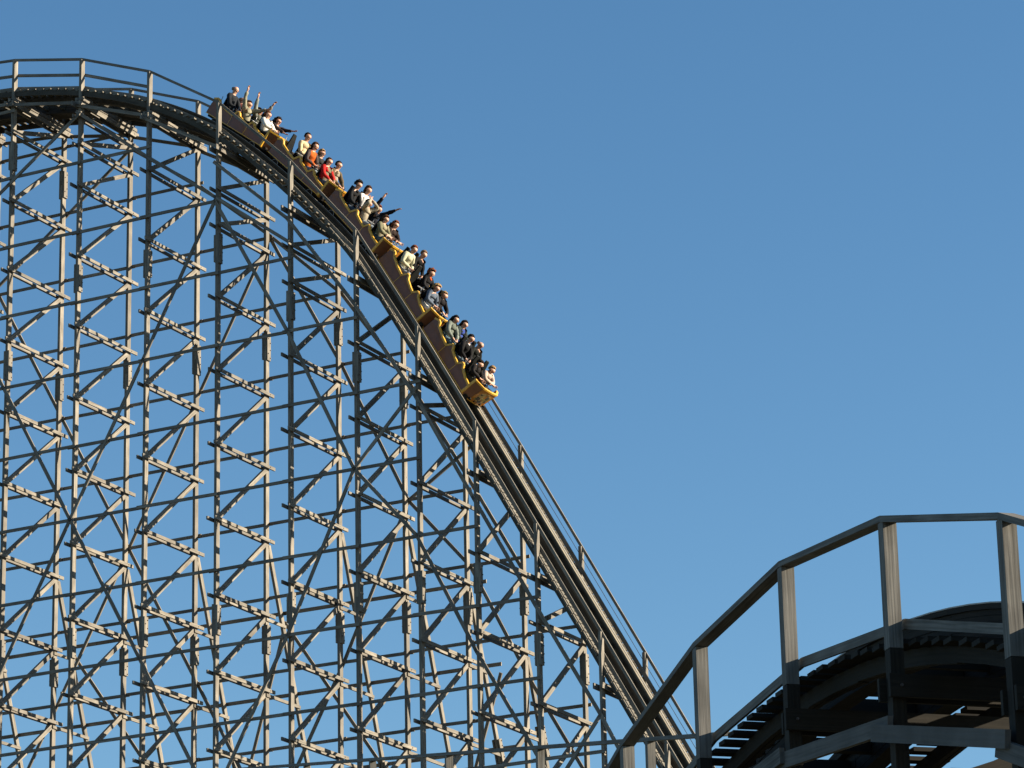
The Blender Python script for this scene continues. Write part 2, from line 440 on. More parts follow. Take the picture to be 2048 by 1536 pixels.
# stringers on both faces
keys = list(range(-2, 13)); Uk = [UB[k] for k in keys]
def lvl(off, l):
    def f(j):
        z = H*(l+off)
        return z if (l+off) < topl[keys[j]]+.12 else None
    return f
for l in range(-10, 3):
    laps(F1, root, Uk, -.125, lvl(.32, l), M['timber'])
    laps(F1, root, Uk, W+.125, lvl(.25, l), M['timber'])
for wq in (-.125, W+.125):
    laps(F1, root, Uk, wq, lambda j: topl[keys[j]]*H+.02 if keys[j] <= 3 else None, M['timber'], th=.045, wd_=.10)
# stringers and crosses in the plane of the raking legs
for l in range(-10, -4):
    z = H*(l+.12); wl = W+.1+(H*(-4)-.1-z)*.36
    ks = [k for k in keys if k <= 6]
    for a, b in zip(ks[:-1], ks[1:]):
        mb = MB(); mb.beam(F1.P(UB[a]-.15, wl+.14, z), F1.P(UB[b]+.12, wl+.14, z), WD, .04, .105); mb.build('stringer', M['timber'], root)

# long cross braces, traced node by node: (bent, level) on the near and the far face
def brace(nodes, face, mat=None, wid=.10):
    for (a, la), (b, lb) in zip(nodes[:-1], nodes[1:]):
        def uu(x):
            f_ = math.floor(x); return UB[f_]+(UB[min(f_+1, 12)]-UB[f_])*(x-f_)
        w_ = -.195 if face == 0 else (W+.195)
        if face == 2:
            leg = lambda l: W+.1+(H*(-4)-.1-H*l)*.36+.2
            p, q = F1.P(uu(a), leg(la), H*la), F1.P(uu(b), leg(lb), H*lb)
        else: p, q = F1.P(uu(a), w_, H*la), F1.P(uu(b), w_, H*lb)
        d = (q-p).normalized(); 
        mb = MB(); mb.beam(p-d*.06, q+d*.06, WD, .042, wid); mb.build('cross_brace', mat or M['timber'], root)
o, o2 = .32, .25
NB = [
 ([(3, 0+o), (2, -2+o), (1, -4+o), (0, -6+o), (-1, -8+o)], 0),
 ([(3, 0+o), (4, -2+o), (5, -4+o), (6, -5+o), (7, -6.24), (8, -7.65), (9, -9.1)], 0),
 ([(-2, 2+o), (-1, 0+o), (0, -2+o), (1, -4+o), (2, -6+o), (3, -8+o), (4, -10+o)], 0),
 ([(1, 2.0), (0, 1.22), (-1, .45)], 0),
 ([(1, 2.05), (2, 1.19), (3, .38), (4, -.45)], 0),
 ([(3, .86), (4, -.14), (5, -1.47), (6, -2.87), (7, -4.32), (8, -5.78), (9, -7.22), (10, -8.8)], 0),
 ([(6, -2.78), (5, -4+o), (4, -6+o), (3, -8+o), (2, -10+o)], 0),
 ([(9, -7.25), (8, -8.3)], 0),
 ([(-1, 0+o2), (0, -2+o2), (1, -4+o2), (2, -6+o2), (3, -8+o2)], 1),
 ([(3, 0+o2), (2, -2+o2), (1, -4+o2), (0, -6+o2), (-1, -8+o2)], 1),
 ([(3, 0+o2), (4, -2+o2), (5, -4+o2), (6, -5+o2), (7, -6.3), (8, -7.7), (9, -9.2)], 1),
 ([(1, 2.04), (0, 1.22), (-1, .4)], 1),
 ([(1, 1.97), (2, 1.2), (3, .28), (4, -.75), (5, -2.1), (6, -3.6), (7, -5.0)], 1),
 ([(6, -3.2), (5, -4+o2), (4, -6+o2), (3, -8+o2), (2, -10+o2)], 1),
 ([(0, -5), (1, -7), (2, -9)], 2), ([(3, -5), (2, -7), (1, -9)], 2), ([(3, -5), (4, -7), (5, -9)], 2), ([(6, -6), (5, -7.6), (4, -9.4)], 2),
]
for nodes, face in NB: brace(nodes, face)
# anti-rollback/brake cable hanging beside the far handrail
mb = MB(); mb.tube([F1.P(u, W-.02, F1.hr(u)-.30) for u in (14.7, 17.5, 21.1, 24.7)], .008, 5); mb.build('safety_cable', M['cable'], root)

# ================================================================== TRAIN
YC = W/2
def car_matrix(Fq):
    """rigid frame of a car: origin at its front on the rail line, x forward, y = far side, z away from the rails"""
    a = F1.S(Fq-2.45, YC, 0); b = F1.S(Fq-.2, YC, 0); x = (b-a).normalized(); y = WD; z = x.cross(y).normalized()
    if z.z < 0: z = -z
    M4 = Matrix((x, y, z)).transposed().to_4x4(); M4.translation = b+x*.2
    return M4
HWD = .60
TOPN = [(-2.62, .60), (-2.50, .67), (-2.42, .66), (-2.33, .57), (-1.95, .49), (-1.70, .46), (-1.60, .64), (-1.53, .63), (-1.45, .54), (-1.15, .47), (-1.02, .45), (-.93, .60), (-.86, .59), (-.78, .51), (-.5, .43), (-.24, .40)]
def mk(mb, name, mats, parent, link=True):
    o = bpy.data.objects.new(name, mb.mesh(name, mats if isinstance(mats, list) else [mats])); COL.objects.link(o); o.parent = parent; return o
def roundbox(mb, c, s, mat=0):
    x, y, z = s; x /= 2; y /= 2; z /= 2; b = min(x, y, z)*.35; cx, cy, cz = c; mb.cur = mat
    pr = [(-x+b, -z), (x-b, -z), (x, -z+b), (x, z-b), (x-b, z), (-x+b, z), (-x, z-b), (-x, -z+b)]
    mb.prism([V((cx+p, cy-y, cz+q)) for p, q in pr], (0, 2*y, 0)); mb.cur = 0
def build_car(parent, first=False, last=False):
    mb = MB()                                         # chassis, floor and bulkheads
    roundbox(mb, (-1.32, 0, .12), (2.5, 1.08, .12)); roundbox(mb, (-1.32, 0, .02), (2.3, .5, .14))
    for x in (-2.64, -1.72, -1.0, -.22): roundbox(mb, (x, 0, .32), (.04, 1.14, .32))
    body = mk(mb, 'car', M['chassis'], parent)
    for sg in (-1, 1):
        mb = MB(); y0 = sg*HWD; th = .035
        poly = [(-2.62, .13), (-.22, .13)]+TOPN[::-1]
        # shallow vertical panels, split at the rows so the seams read
        for (xa, xb) in ((-2.62, -1.70), (-1.70, -1.02), (-1.02, -.22)):
            top = [p for p in TOPN if xa-1e-6 <= p[0] <= xb+1e-6]
            if not top or top[0][0] > xa+1e-6: top = [(xa, lerp(xa, [p[0] for p in TOPN], [p[1] for p in TOPN]))]+top
            if top[-1][0] < xb-1e-6: top = top+[(xb, lerp(xb, [p[0] for p in TOPN], [p[1] for p in TOPN]))]
            pl = [(xa+.006, .13), (xb-.006, .13)]+[(min(max(p[0], xa+.006), xb-.006), p[1]) for p in top[::-1]]
            n = len(mb.v); k = len(pl)
            mb.prism([V((x, y0-th/2, z)) for x, z in pl], (0, th, 0))
        pan = mk(mb, 'side_panel', M['brown'], body)
        mb = MB()                                     # yellow edge along the saw-tooth top, bottom and seams
        for (a, b) in zip(TOPN[:-1], TOPN[1:]):
            mb.beam((a[0]-.004, y0, a[1]+.006), (b[0]+.004, y0, b[1]-.002), (0, 1, 0), .070, .056)
        mb.beam((-2.62, y0+sg*.012, .135), (-.2, y0+sg*.012, .135), (0, 1, 0), .04, .022)
        for x in (-1.70, -1.02): mb.beam((x, y0+sg*.016, .14), (x, y0+sg*.016, lerp(x, [p[0] for p in TOPN], [p[1] for p in TOPN])-.01), (0, 1, 0), .012, .014)
        mk(mb, 'edge_trim', M['yellow'], body)
        # wheels
        for x in (-2.2, -.55):
            mb = MB(); mb.hexa((x, sg*(HWD-.08), -.0), (0, sg, 0), .125, .07, 18); mb.hexa((x, sg*(HWD-.14), -.17), (0, sg, 0), .07, .06, 12)
            wh = mk(mb, 'wheel', M['chassis'], body)
            mb = MB(); cc = V((x, sg*(HWD-.005), 0)); mb.tube([cc+V((math.cos(t)*.115, 0, math.sin(t)*.115)) for t in [i*math.pi/9 for i in range(19)]], .010, 5)
            mk(mb, 'rim', M['wheelrim'], wh)
    # nose: flat front between two bevelled corner panels, curved top edge
    zb, zt = .12, .64
    out = [(-.20, -HWD), (0, -.36), (.035, 0), (0, .36), (-.20, HWD)]
    for k, (a, b) in enumerate(zip(out[:-1], out[1:])):
        mb = MB(); mid = 1 if k in (1, 2) else 0
        A0, B0 = V((a[0]-.06, a[1], zb)), V((b[0]-.06, b[1], zb)); A1, B1 = V((a[0], a[1], zt)), V((b[0], b[1], zt))
        nrm = (B0-A0).cross(A1-A0).normalized()*.03
        mb.prism([A0, B0, B1, A1], nrm)
        mk(mb, 'nose_panel', M['orange'] if mid else M['brown'], body)
    mb = MB()
    tp = [V((-.24, -HWD, .66)), V((-.20, -HWD, .655)), V((0, -.36, .655)), V((.035, 0, .655)), V((0, .36, .655)), V((-.20, HWD, .655)), V((-.24, HWD, .66))]
    for a, b in zip(tp[:-1], tp[1:]): mb.beam(a-(b-a).normalized()*.01, b+(b-a).normalized()*.01, (0, 0, 1), .05, .07)
    bt = [V((-.26, -HWD, .12)), V((-.06, -.36, .11)), V((-.025, 0, .11)), V((-.06, .36, .11)), V((-.26, HWD, .12))]
    for a, b in zip(bt[:-1], bt[1:]): mb.beam(a, b, (0, 0, 1), .04, .05)
    for sg in (-1, 1):
        mb.beam((-.235, sg*(HWD+.004), .12), (-.225, sg*(HWD+.004), .65), (1, 0, 0), .075, .05)
        mb.beam((-.055, sg*.36, .13), (.006, sg*.36, .64), (0, 1, 0), .022, .035)
    mk(mb, 'nose_trim', M['yellow'], body)
    if first:                                         # emblem on the leading nose: tan shield with three dark blots
        rr = random.Random(3)
        def blob(cy, cz, ry, rz, seg=22, jag=.18, off=0.0):
            pts = []
            for i in range(seg):
                t = 2*math.pi*i/seg; q = 1+jag*(rr.random()-.5)*2; y = cy+ry*q*math.cos(t); z = cz+rz*q*math.sin(t)
                x = .002+.035*(1-abs(y)/.36)-.06*(1-(z-zb)/(zt-zb))+.031+off
                pts.append(V((x, y, z)))
            return pts
        mb = MB(); mb.prism(blob(0, .38, .27, .20, 30, .1), (.004, 0, 0)); eb = mk(mb, 'emblem', M['emb_tan'], body)
        mb = MB()
        for cy, cz, ry, rz in ((-.17, .30, .085, .06), (.15, .44, .08, .05), (-.01, .23, .10, .05), (.20, .29, .05, .04), (-.20, .46, .04, .03)): mb.prism(blob(cy, cz, ry, rz, 16, .3, .005), (.004, 0, 0))
        mk(mb, 'emblem_figure', M['emb_dark'], eb)
        mb = MB()
        for cy, cz, ry, rz in ((-.25, .25, .04, .03), (.02, .36, .07, .02), (.24, .40, .03, .04)): mb.prism(blob(cy, cz, ry, rz, 12, .35, .004), (.004, 0, 0))
        mk(mb, 'emblem_leaf', M['emb_green'], eb)
    # seats and lap bars
    for rx in ROWX:
        for sy in (-.27, .27):
            mb = MB(); roundbox(mb, (rx+.28, sy, .33), (.38, .44, .10)); bx = rx+.125
            n = len(mb.v)
            sh = [(-.05, .30), (.02, .30), (.02, .60), (.035, .82), (.035, .99), (0, 1.0), (-.01, .82), (-.03, .60)]
            yw = [.21]*8
            for k in (0, 1):
                for (px, pz) in sh: mb.v.append(V((bx+px-.33*(pz-.54), sy+(-1 if k == 0 else 1)*(.19 if pz < .5 else .16 if pz < .7 else .11 if pz < .9 else .075), pz)))
            for i in range(8):
                j = (i+1) % 8; mb.quad((n+i, n+j, n+8+j, n+8+i), [(0, 0)]*4, .5)
            mb.f.append(tuple(range(n, n+8))); mb.uv.append([(0, 0)]*8); mb.t.append(.5); mb.mi.append(0)
            mb.f.append(tuple(range(n+15, n+7, -1))); mb.uv.append([(0, 0)]*8); mb.t.append(.5); mb.mi.append(0)
            mk(mb, 'seat', M['black'], body)
            mb = MB(); mb.tube([(rx+.74, sy+.0, .30), (rx+.70, sy, .5), (rx+.58, sy, .63), (rx+.54, sy, .64)], .016, 6)
            mb.tube([(rx+.54, sy-.18, .645), (rx+.54, sy+.18, .645)], .02, 6)
            mk(mb, 'lap_bar', M['chrome'], body)
        for sy in (-.52,):
            mb = MB(); mb.tube([(rx+.08, sy, .5), (rx+.02, sy, .68), (rx-.03, sy+.03, .80)], .011, 6); mk(mb, 'grab_rail', M['chrome'], body)
    return body
ROWX = (-2.46, -1.72, -.96)
PITCH = 2.73; F0 = 20.33
troot = empty('roller_coaster_train', F1.S(13.5, YC, 0))
tag(troot, 'long maroon and yellow train of five open cars, full of riders, diving down the drop', 'train')
def copy_tree(o, parent):
    c = o.copy(); COL.objects.link(c); c.parent = parent
    for ch in list(o.children): copy_tree(ch, c)
    return c
CARM = []; bodies = []
for k in range(5):
    mt4 = car_matrix(F0-PITCH*k); CARM.append(mt4)
    if k == 0: b = build_car(troot, True)
    elif k == 1: b = build_car(troot, False); proto = b
    else: b = copy_tree(proto, troot)
    b.matrix_local = Matrix.Translation(-ORG[troot.name]) @ mt4

#@@RIDERS@@
# ================================================================== RIDERS
CLOTH = {}
def cloth(col, var=.25, sc=9):
    lum = sum(col)/3; k_ = .45 if lum < .06 else (.68 if lum < .45 else .9); col = tuple(c*k_ for c in col)
    key = (tuple(col), var, sc)
    if key not in CLOTH: CLOTH[key] = plain('fabric', col, .85, 0, var, sc, 0, .5)
    return CLOTH[key]
SKIN = {0: plain('skin_light', (.50, .28, .19), .55, 0, .08, 20), 1: plain('skin_tan', (.42, .22, .14), .55, 0, .08, 20)}
EYE = plain('eye_dark', (.03, .02, .02), .3); LIP = plain('lips', (.28, .08, .06), .5)

def skin_obj(chains, radii, levels=1):
    """one continuous skinned surface grown over a joint skeleton; returns a mesh"""
    me = bpy.data.meshes.new('tmp'); vs = []; es = []; idx = {}
    for ch in chains:
        prev = None
        for nm, p in ch:
            if nm not in idx: idx[nm] = len(vs); vs.append((nm, V(p)))
            if prev is not None: es.append((prev, idx[nm]))
            prev = idx[nm]
    me.from_pydata([tuple(p) for _, p in vs], es, [])
    o = bpy.data.objects.new('tmp', me); COL.objects.link(o)
    sk = o.modifiers.new('s', 'SKIN'); sk.use_smooth_shade = True
    if not me.skin_vertices: 
        bmx = bmesh.new(); bmx.from_mesh(me); bmx.verts.layers.skin.verify(); bmx.to_mesh(me); bmx.free()
    sv = me.skin_vertices[0].data
    for i, (nm, p) in enumerate(vs):
        r = radii[nm]; sv[i].radius = r if isinstance(r, tuple) else (r, r); sv[i].use_root = (i == 0)
    sub = o.modifiers.new('u', 'SUBSURF'); sub.levels = levels; sub.render_levels = levels
    dg = bpy.context.evaluated_depsgraph_get(); ev = o.evaluated_get(dg)
    out = bpy.data.meshes.new_from_object(ev); bpy.data.objects.remove(o); bpy.data.meshes.remove(me)
    return out
def ico(c, r, sub=2):
    bm = bmesh.new(); bmesh.ops.create_icosphere(bm, subdivisions=sub, radius=1)
    for v in bm.verts: v.co = V((v.co.x*r[0]+c[0], v.co.y*r[1]+c[1], v.co.z*r[2]+c[2]))
    return bm
def join_bm(me, bm, mi):
    b = bmesh.new(); b.from_mesh(me); n = len(b.faces)
    tmp = bpy.data.meshes.new('t'); bm.to_mesh(tmp); bm.free(); b.from_mesh(tmp); bpy.data.meshes.remove(tmp)
    b.faces.ensure_lookup_table()
    for f in b.faces[n:]: f.material_index = mi; f.smooth = True
    b.to_mesh(me); b.free()

def person(label, top, hair, trousers, car, row, side, head, arms='lap', hairstyle='short', skin=0, sleeve=None, extras=(), vest=None, inner=None, lean_side=0, look=.25):
    """head: (dx from the row, height n) of the head centre in car space"""
    rx = ROWX[row]; ry = -.27 if side == 'near' else .27; lean_side = random.uniform(-.035, .035)
    pel = V((rx+.28+(head[0]-.05)*.5, ry, .44)); hd = V((rx+head[0], ry+lean_side, head[1]))
    ax = (hd-pel); Lt = ax.length; ax.normalize(); k = max(.86, min(1.12, Lt/.66))
    fwd = V((ax.z, 0, -ax.x)).normalized()
    def A(t, f=0, y=0): return ax*(t*Lt/.66)+fwd*f+V((0, y, 0))
    J = {'pelvis': A(0), 'waist': A(.16, .01), 'chest': A(.34, .02), 'uchest': A(.44, .005), 'neck': A(.525), 'head0': A(.60, .02), 'head1': A(.66, .025), 'head2': A(.735, .015)}
    Rb = {'pelvis': (.115, .10), 'waist': (.10, .09), 'chest': (.115, .09), 'uchest': (.095, .07), 'neck': .05, 'head0': .078, 'head1': (.088, .098), 'head2': .07}
    ch = [[(n_, J[n_]) for n_ in ('pelvis', 'waist', 'chest', 'uchest', 'neck', 'head0', 'head1', 'head2')]]
    # chin / face forward
    ch.append([('head0', J['head0']), ('chin', A(.585, .075))]); J['chin'] = A(.585, .075); Rb['chin'] = .035
    ch.append([('head1', J['head1']), ('nose', A(.645, .108))]); Rb['nose'] = .013; J['nose'] = A(.645, .108)
    for sg, s_n in ((-1, 'r'), (1, 'l')):
        ch.append([('head1', J['head1']), ('ear'+s_n, A(.645, .0, sg*.094))]); Rb['ear'+s_n] = .016; J['ear'+s_n] = A(.645, 0, sg*.094)
    AR = {}
    for sg, s_n in ((-1, 'r'), (1, 'l')):
        sh = A(.455, .0, sg*.185*k)
        if isinstance(arms, dict): spec = arms.get(s_n, arms.get('both'))
        else: spec = arms
        if spec == 'lap': el = V((.10, sg*.27, .27)); wr = V((.30, sg*.10, .235))
        elif spec == 'lap2': el = V((.06, sg*.28, .25)); wr = V((.27, sg*.05, .27))
        elif spec == 'up': el = sh+V((.10, sg*.05, .26)); wr = el+V((.02, -sg*.02, .25))
        elif spec == 'upfwd': el = sh+V((.22, sg*.06, .16)); wr = el+V((.20, sg*.0, .15))
        elif spec == 'fwd': el = sh+V((.26, sg*.05, -.03)); wr = el+V((.24, 0, .06))
        elif spec == 'fwdlow': el = sh+V((.24, sg*.05, -.14)); wr = el+V((.25, 0, .02))
        elif spec == 'head': el = sh+V((.12, sg*.12, .22)); wr = A(.80, .04, sg*.03)
        elif spec == 'cross': el = V((.12, sg*.25, .28)); wr = V((.26, -sg*.06, .30))
        else: el = sh+V(spec[0]); wr = el+V(spec[1])
        hdir = (wr-el).normalized(); hnd = wr+hdir*.085
        Jn = {'sh': sh, 'el': el, 'wr': wr, 'hn': hnd}; AR[s_n] = Jn
        ch.append([('uchest', J['uchest']), ('sh'+s_n, sh), ('el'+s_n, el), ('wr'+s_n, wr), ('hn'+s_n, hnd)])
        Rb.update({'sh'+s_n: .045, 'el'+s_n: .038, 'wr'+s_n: .028, 'hn'+s_n: (.036, .018)})
        lat = hdir.cross(V((1, 0, .3)) if abs(hdir.x) < .7 else V((0, 0, 1))).normalized()
        curl = -(hdir.cross(lat)).normalized()
        curl = curl if spec not in ('up', 'upfwd', 'fwd') else curl*.35
        for fi, (o_, ln) in enumerate(((-.030, .062), (-.010, .074), (.010, .070), (.029, .055))):
            spread = 1.25 if spec in ('up', 'upfwd') else 1
            b0 = hnd+lat*o_*spread+hdir*.016; b1 = b0+hdir*ln*.55+lat*o_*.25*(spread-.9)*4+curl*.010; b2 = b1+hdir*ln*.45+curl*.022
            nm = 'f%d%s' % (fi, s_n); ch.append([('hn'+s_n, hnd), (nm+'a', b0), (nm+'b', b1), (nm+'c', b2)]); Rb.update({nm+'a': .0095, nm+'b': .0088, nm+'c': .0075})
        t0 = wr+hdir*.035-lat*sg*.030; t1 = t0+hdir*.035-lat*sg*.026+curl*.01; nm = 't'+s_n
        ch.append([('hn'+s_n, hnd), (nm+'a', t0), (nm+'b', t1)]); Rb.update({nm+'a': .012, nm+'b': .009})
    LG = {}
    for sg, s_n in ((-1, 'r'), (1, 'l')):
        hip = V((.0, sg*.095, -.005)); kn = V((.40, sg*.115, .125)); an = V((.47, sg*.11, -.24)); toe = V((.60, sg*.115, -.28))
        LG[s_n] = (hip, kn, an, toe)
        ch.append([('pelvis', J['pelvis']), ('hip'+s_n, hip), ('kn'+s_n, kn), ('an'+s_n, an), ('toe'+s_n, toe)])
        Rb.update({'hip'+s_n: .085, 'kn'+s_n: .056, 'an'+s_n: .038, 'toe'+s_n: .034})
    me = skin_obj(ch, Rb, 1)
    me.materials.clear(); me.materials.append(SKIN[skin]); me.materials.append(EYE); me.materials.append(LIP)
    for sg in (-1, 1): join_bm(me, ico(A(.662, .104, sg*.034), (.007, .010, .005), 1), 1)
    join_bm(me, ico(A(.607, .100, 0), (.012, .026, .012 if look < .3 else .02), 1), 2)
    base = CARM[car] @ Matrix.Translation(pel)
    p = bpy.data.objects.new('person', me); COL.objects.link(p); p.matrix_world = base
    tag(p, label, 'person', 'riders in the coaster train')
    def child(name, me_, mat):
        me_.materials.clear(); me_.materials.append(mat); o_ = bpy.data.objects.new(name, me_); COL.objects.link(o_); o_.parent = p; return o_
    # jacket / top
    chj = [[('pelvis', A(-.03)), ('waist', J['waist']), ('chest', J['chest']), ('uchest', J['uchest']), ('collar', A(.51))]]
    Rj = {'pelvis': (.165, .15), 'waist': (.155, .135), 'chest': (.17, .135), 'uchest': (.165, .115), 'collar': .078}
    chs = []
    for s_n in 'rl':
        j = AR[s_n]; wr_ = j['el'].lerp(j['wr'], .93)
        c0 = [('uchest', J['uchest']), ('cl'+s_n, J['uchest'].lerp(j['sh'], .55)), ('sh'+s_n, j['sh']), ('m'+s_n, j['sh'].lerp(j['el'], .5)), ('el'+s_n, j['el']), ('n'+s_n, j['el'].lerp(j['wr'], .5)), ('wr'+s_n, wr_)]
        Rj.update({'cl'+s_n: .098, 'sh'+s_n: .090, 'm'+s_n: .078, 'el'+s_n: .064, 'n'+s_n: .056, 'wr'+s_n: .046})
        chj.append(c0)
    mj = skin_obj(chj, Rj, 1)
    for v in mj.vertices:
        q = v.co*11; d = noise.noise(q+V((car*7, row*3, ry*9)))*.016+noise.noise(q*2.3)*.007; v.co += v.normal*d
    jk = child('jacket', mj, cloth(top))
    if sleeve is not None:                            # differently coloured sleeves
        jk.data.materials.append(cloth(sleeve))
        for f in jk.data.polygons:
            if abs(f.center.y) > .155: f.material_index = 1
    if vest is not None:
        jk.data.materials.append(cloth(vest)); mi = len(jk.data.materials)-1
        for f in jk.data.polygons:
            if f.center.y*(1) > -.06 and f.normal.x > -.2 and abs(f.center.y) < .17: f.material_index = mi
    if inner is not None:
        jk.data.materials.append(cloth(inner)); mi = len(jk.data.materials)-1
        for f in jk.data.polygons:
            if abs(f.center.y) < .07 and f.normal.x > .3: f.material_index = mi
    # trousers and shoes
    cht = []; Rt = {'pelvis': (.15, .135)}
    for s_n in 'rl':
        hip, kn, an, toe = LG[s_n]
        cht.append([('pelvis', A(.02)), ('hip'+s_n, hip), ('th'+s_n, hip.lerp(kn, .5)), ('kn'+s_n, kn), ('an'+s_n, kn.lerp(an, .95))]); Rt.update({'hip'+s_n: .102, 'th'+s_n: .088, 'kn'+s_n: .073, 'an'+s_n: .060})
    mt_ = skin_obj(cht, Rt, 1)
    for v in mt_.vertices: v.co += v.normal*noise.noise(v.co*13+V((row, car, 0)))*.012
    child('trousers', mt_, cloth(trousers, .3, 7))
    for s_n in 'rl':
        hip, kn, an, toe = LG[s_n]; ms = skin_obj([[('a', an+V((-.03, 0, -.02))), ('b', toe+V((.02, 0, 0)))]], {'a': .05, 'b': .042}, 1); child('shoe', ms, M['black'])
    # hair
    if hairstyle != 'none':
        hc = A(.668, -.004); hr_ = {'short': (.110, .102, .112), 'curly': (.130, .125, .135), 'long': (.118, .112, .122), 'thin': (.108, .101, .108), 'cap': (.118, .108, .115)}[hairstyle]
        bm = ico((0, 0, 0), (1, 1, 1), 3)
        kill = []
        for v in bm.verts:
            x_, y_, z_ = v.co
            face = x_ > .20 and z_ < (.50+.15*noise.noise(v.co*4) if hairstyle not in ('thin',) else .75)
            if hairstyle == 'thin': face = face or z_ > .35
            low = z_ < (-.55+.3*max(0, x_) if hairstyle != 'long' else -1.2)
            if face or low: kill.append(v)
        bmesh.ops.delete(bm, geom=kill, context='VERTS')
        amp = {'short': .13, 'curly': .34, 'long': .16, 'thin': .05, 'cap': .02}[hairstyle]
        for v in bm.verts:
            q = v.co.copy(); d = 1+amp*noise.noise(q*3.5+V((car*5, row*4, ry*3)))+amp*.5*noise.noise(q*8)
            if hairstyle == 'long' and q.z < 0: q.x -= .25*abs(q.z); q.z *= 1.5
            u3 = V((q.x*hr_[0]*d*(.92 if q.x > 0 else 1.04), q.y*hr_[1]*d, q.z*hr_[2]*d)); v.co = hc+fwd*u3.x+V((0, u3.y, 0))+ax*u3.z
        for f in bm.faces: f.smooth = True
        mh = bpy.data.meshes.new('hair'); bm.to_mesh(mh); bm.free()
        child('cap' if hairstyle == 'cap' else 'hair', mh, cloth(hair, .35, 40))
    for ex in extras:
        if ex[0] == 'scarf': child('scarf', skin_obj([[('a', A(.485, .05, -.05)), ('b', A(.50, .085, 0)), ('c', A(.49, .05, .05))], [('b', A(.50, .085, 0)), ('d', A(.43, .12, -.01))]], {'a': .05, 'b': .055, 'c': .05, 'd': .045}, 1), cloth(ex[1]))
        if ex[0] == 'bag': child('bag', skin_obj([[('a', V((.16, -.10, .20))), ('b', V((.26, .04, .20)))]], {'a': .075, 'b': .065}, 1), cloth(ex[1]))
        if ex[0] == 'collar': child('collar', skin_obj([[('a', A(.50, .045, -.055)), ('b', A(.47, .09, 0)), ('c', A(.50, .045, .055))]], {'a': .026, 'b': .02, 'c': .026}, 1), cloth(ex[1]))
        if ex[0] == 'hood': child('hood', skin_obj([[('a', A(.50, -.07, -.06)), ('b', A(.52, -.10, 0)), ('c', A(.50, -.07, .06))]], {'a': .05, 'b': .055, 'c': .05}, 1), cloth(ex[1]))
        if ex[0] == 'glasses':
            bm = ico(A(.665, .112, -.034), (.008, .026, .018), 1); me_ = bpy.data.meshes.new('g'); bm.to_mesh(me_); bm.free(); join_bm(me_, ico(A(.665, .112, .034), (.008, .026, .018), 1), 0); child('sunglasses', me_, EYE)
    return p
JEAN = (.10, .14, .20); LJEAN = (.30, .37, .44); DK = (.030, .034, .042); BK = (.018, .018, .022)
BRN = (.10, .045, .02); DBR = (.03, .018, .012); AUB = (.20, .06, .025); BLD = (.42, .27, .12); GRY = (.33, .31, .29)
# last car (top of the train)
person('heavily built balding man in a dark navy jacket, rearmost row of the train', (.035, .042, .055), (.25, .20, .16), JEAN, 4, 0, 'near', (.03, 1.17), 'lap', 'thin', 0)
person('fair-haired rider in a rusty maroon sweater beside the balding man in the rearmost row', (.16, .045, .04), BLD, DK, 4, 0, 'far', (.05, 1.02), 'lap2', 'thin', 0)
person('rider in a pale olive jacket with one arm straight up, second row from rear', (.38, .36, .26), BRN, DK, 4, 1, 'near', (.06, 1.0), {'r': ((-.10, -.08, .24), (-.08, 0, .25)), 'l': 'upfwd'}, 'long', 0)
person('dark-haired rider in a grey-green top reaching both hands up, behind the rider in white', (.15, .16, .13), DBR, DK, 4, 1, 'far', (.10, .99), {'r': ((-.12, -.03, .25), (-.10, 0, .25)), 'l': ((.04, .05, .27), (.05, 0, .25))}, 'short', 1, sleeve=(.30, .32, .28))
person('rider in a white sweater with auburn hair, hands crossed on the lap bar', (.72, .72, .68), AUB, DK, 4, 2, 'near', (.09, 1.03), 'cross', 'short', 0)
person('rider in a dark brown jacket stretching both arms forward over the gap between two cars', (.075, .05, .045), DBR, DK, 4, 2, 'far', (.09, 1.03), {'r': ((.27, -.05, -.03), (.26, 0, .0)), 'l': ((.20, .05, .06), (.22, 0, .09))}, 'curly', 1)
# fourth car
person('man in a cream sweater sitting beside the one empty black seat near the top', (.62, .50, .30), DBR, DK, 3, 0, 'far', (-.03, 1.15), 'lap2', 'short', 1)
person('rider in a bright orange jacket with dark sleeves and pale jeans', (.72, .15, .02), BRN, LJEAN, 3, 1, 'near', (.06, 1.13), 'lap2', 'long', 0, sleeve=(.10, .075, .075))
person('blond rider with sunglasses and dark jacket beside the one in orange', (.05, .055, .06), BLD, DK, 3, 1, 'far', (.04, 1.06), 'lap', 'long', 0, extras=(('glasses', 0),))
person('man in a red jacket with a khaki vest front and dark jeans', (.60, .022, .020), BRN, JEAN, 3, 2, 'near', (.05, 1.06), 'lap', 'short', 0, vest=(.26, .21, .14))
person('short-haired man in a mottled brown camouflage jacket beside the red jacket', (.15, .115, .07), DBR, DK, 3, 2, 'far', (.02, 1.12), 'lap', 'short', 0, inner=(.42, .36, .28))
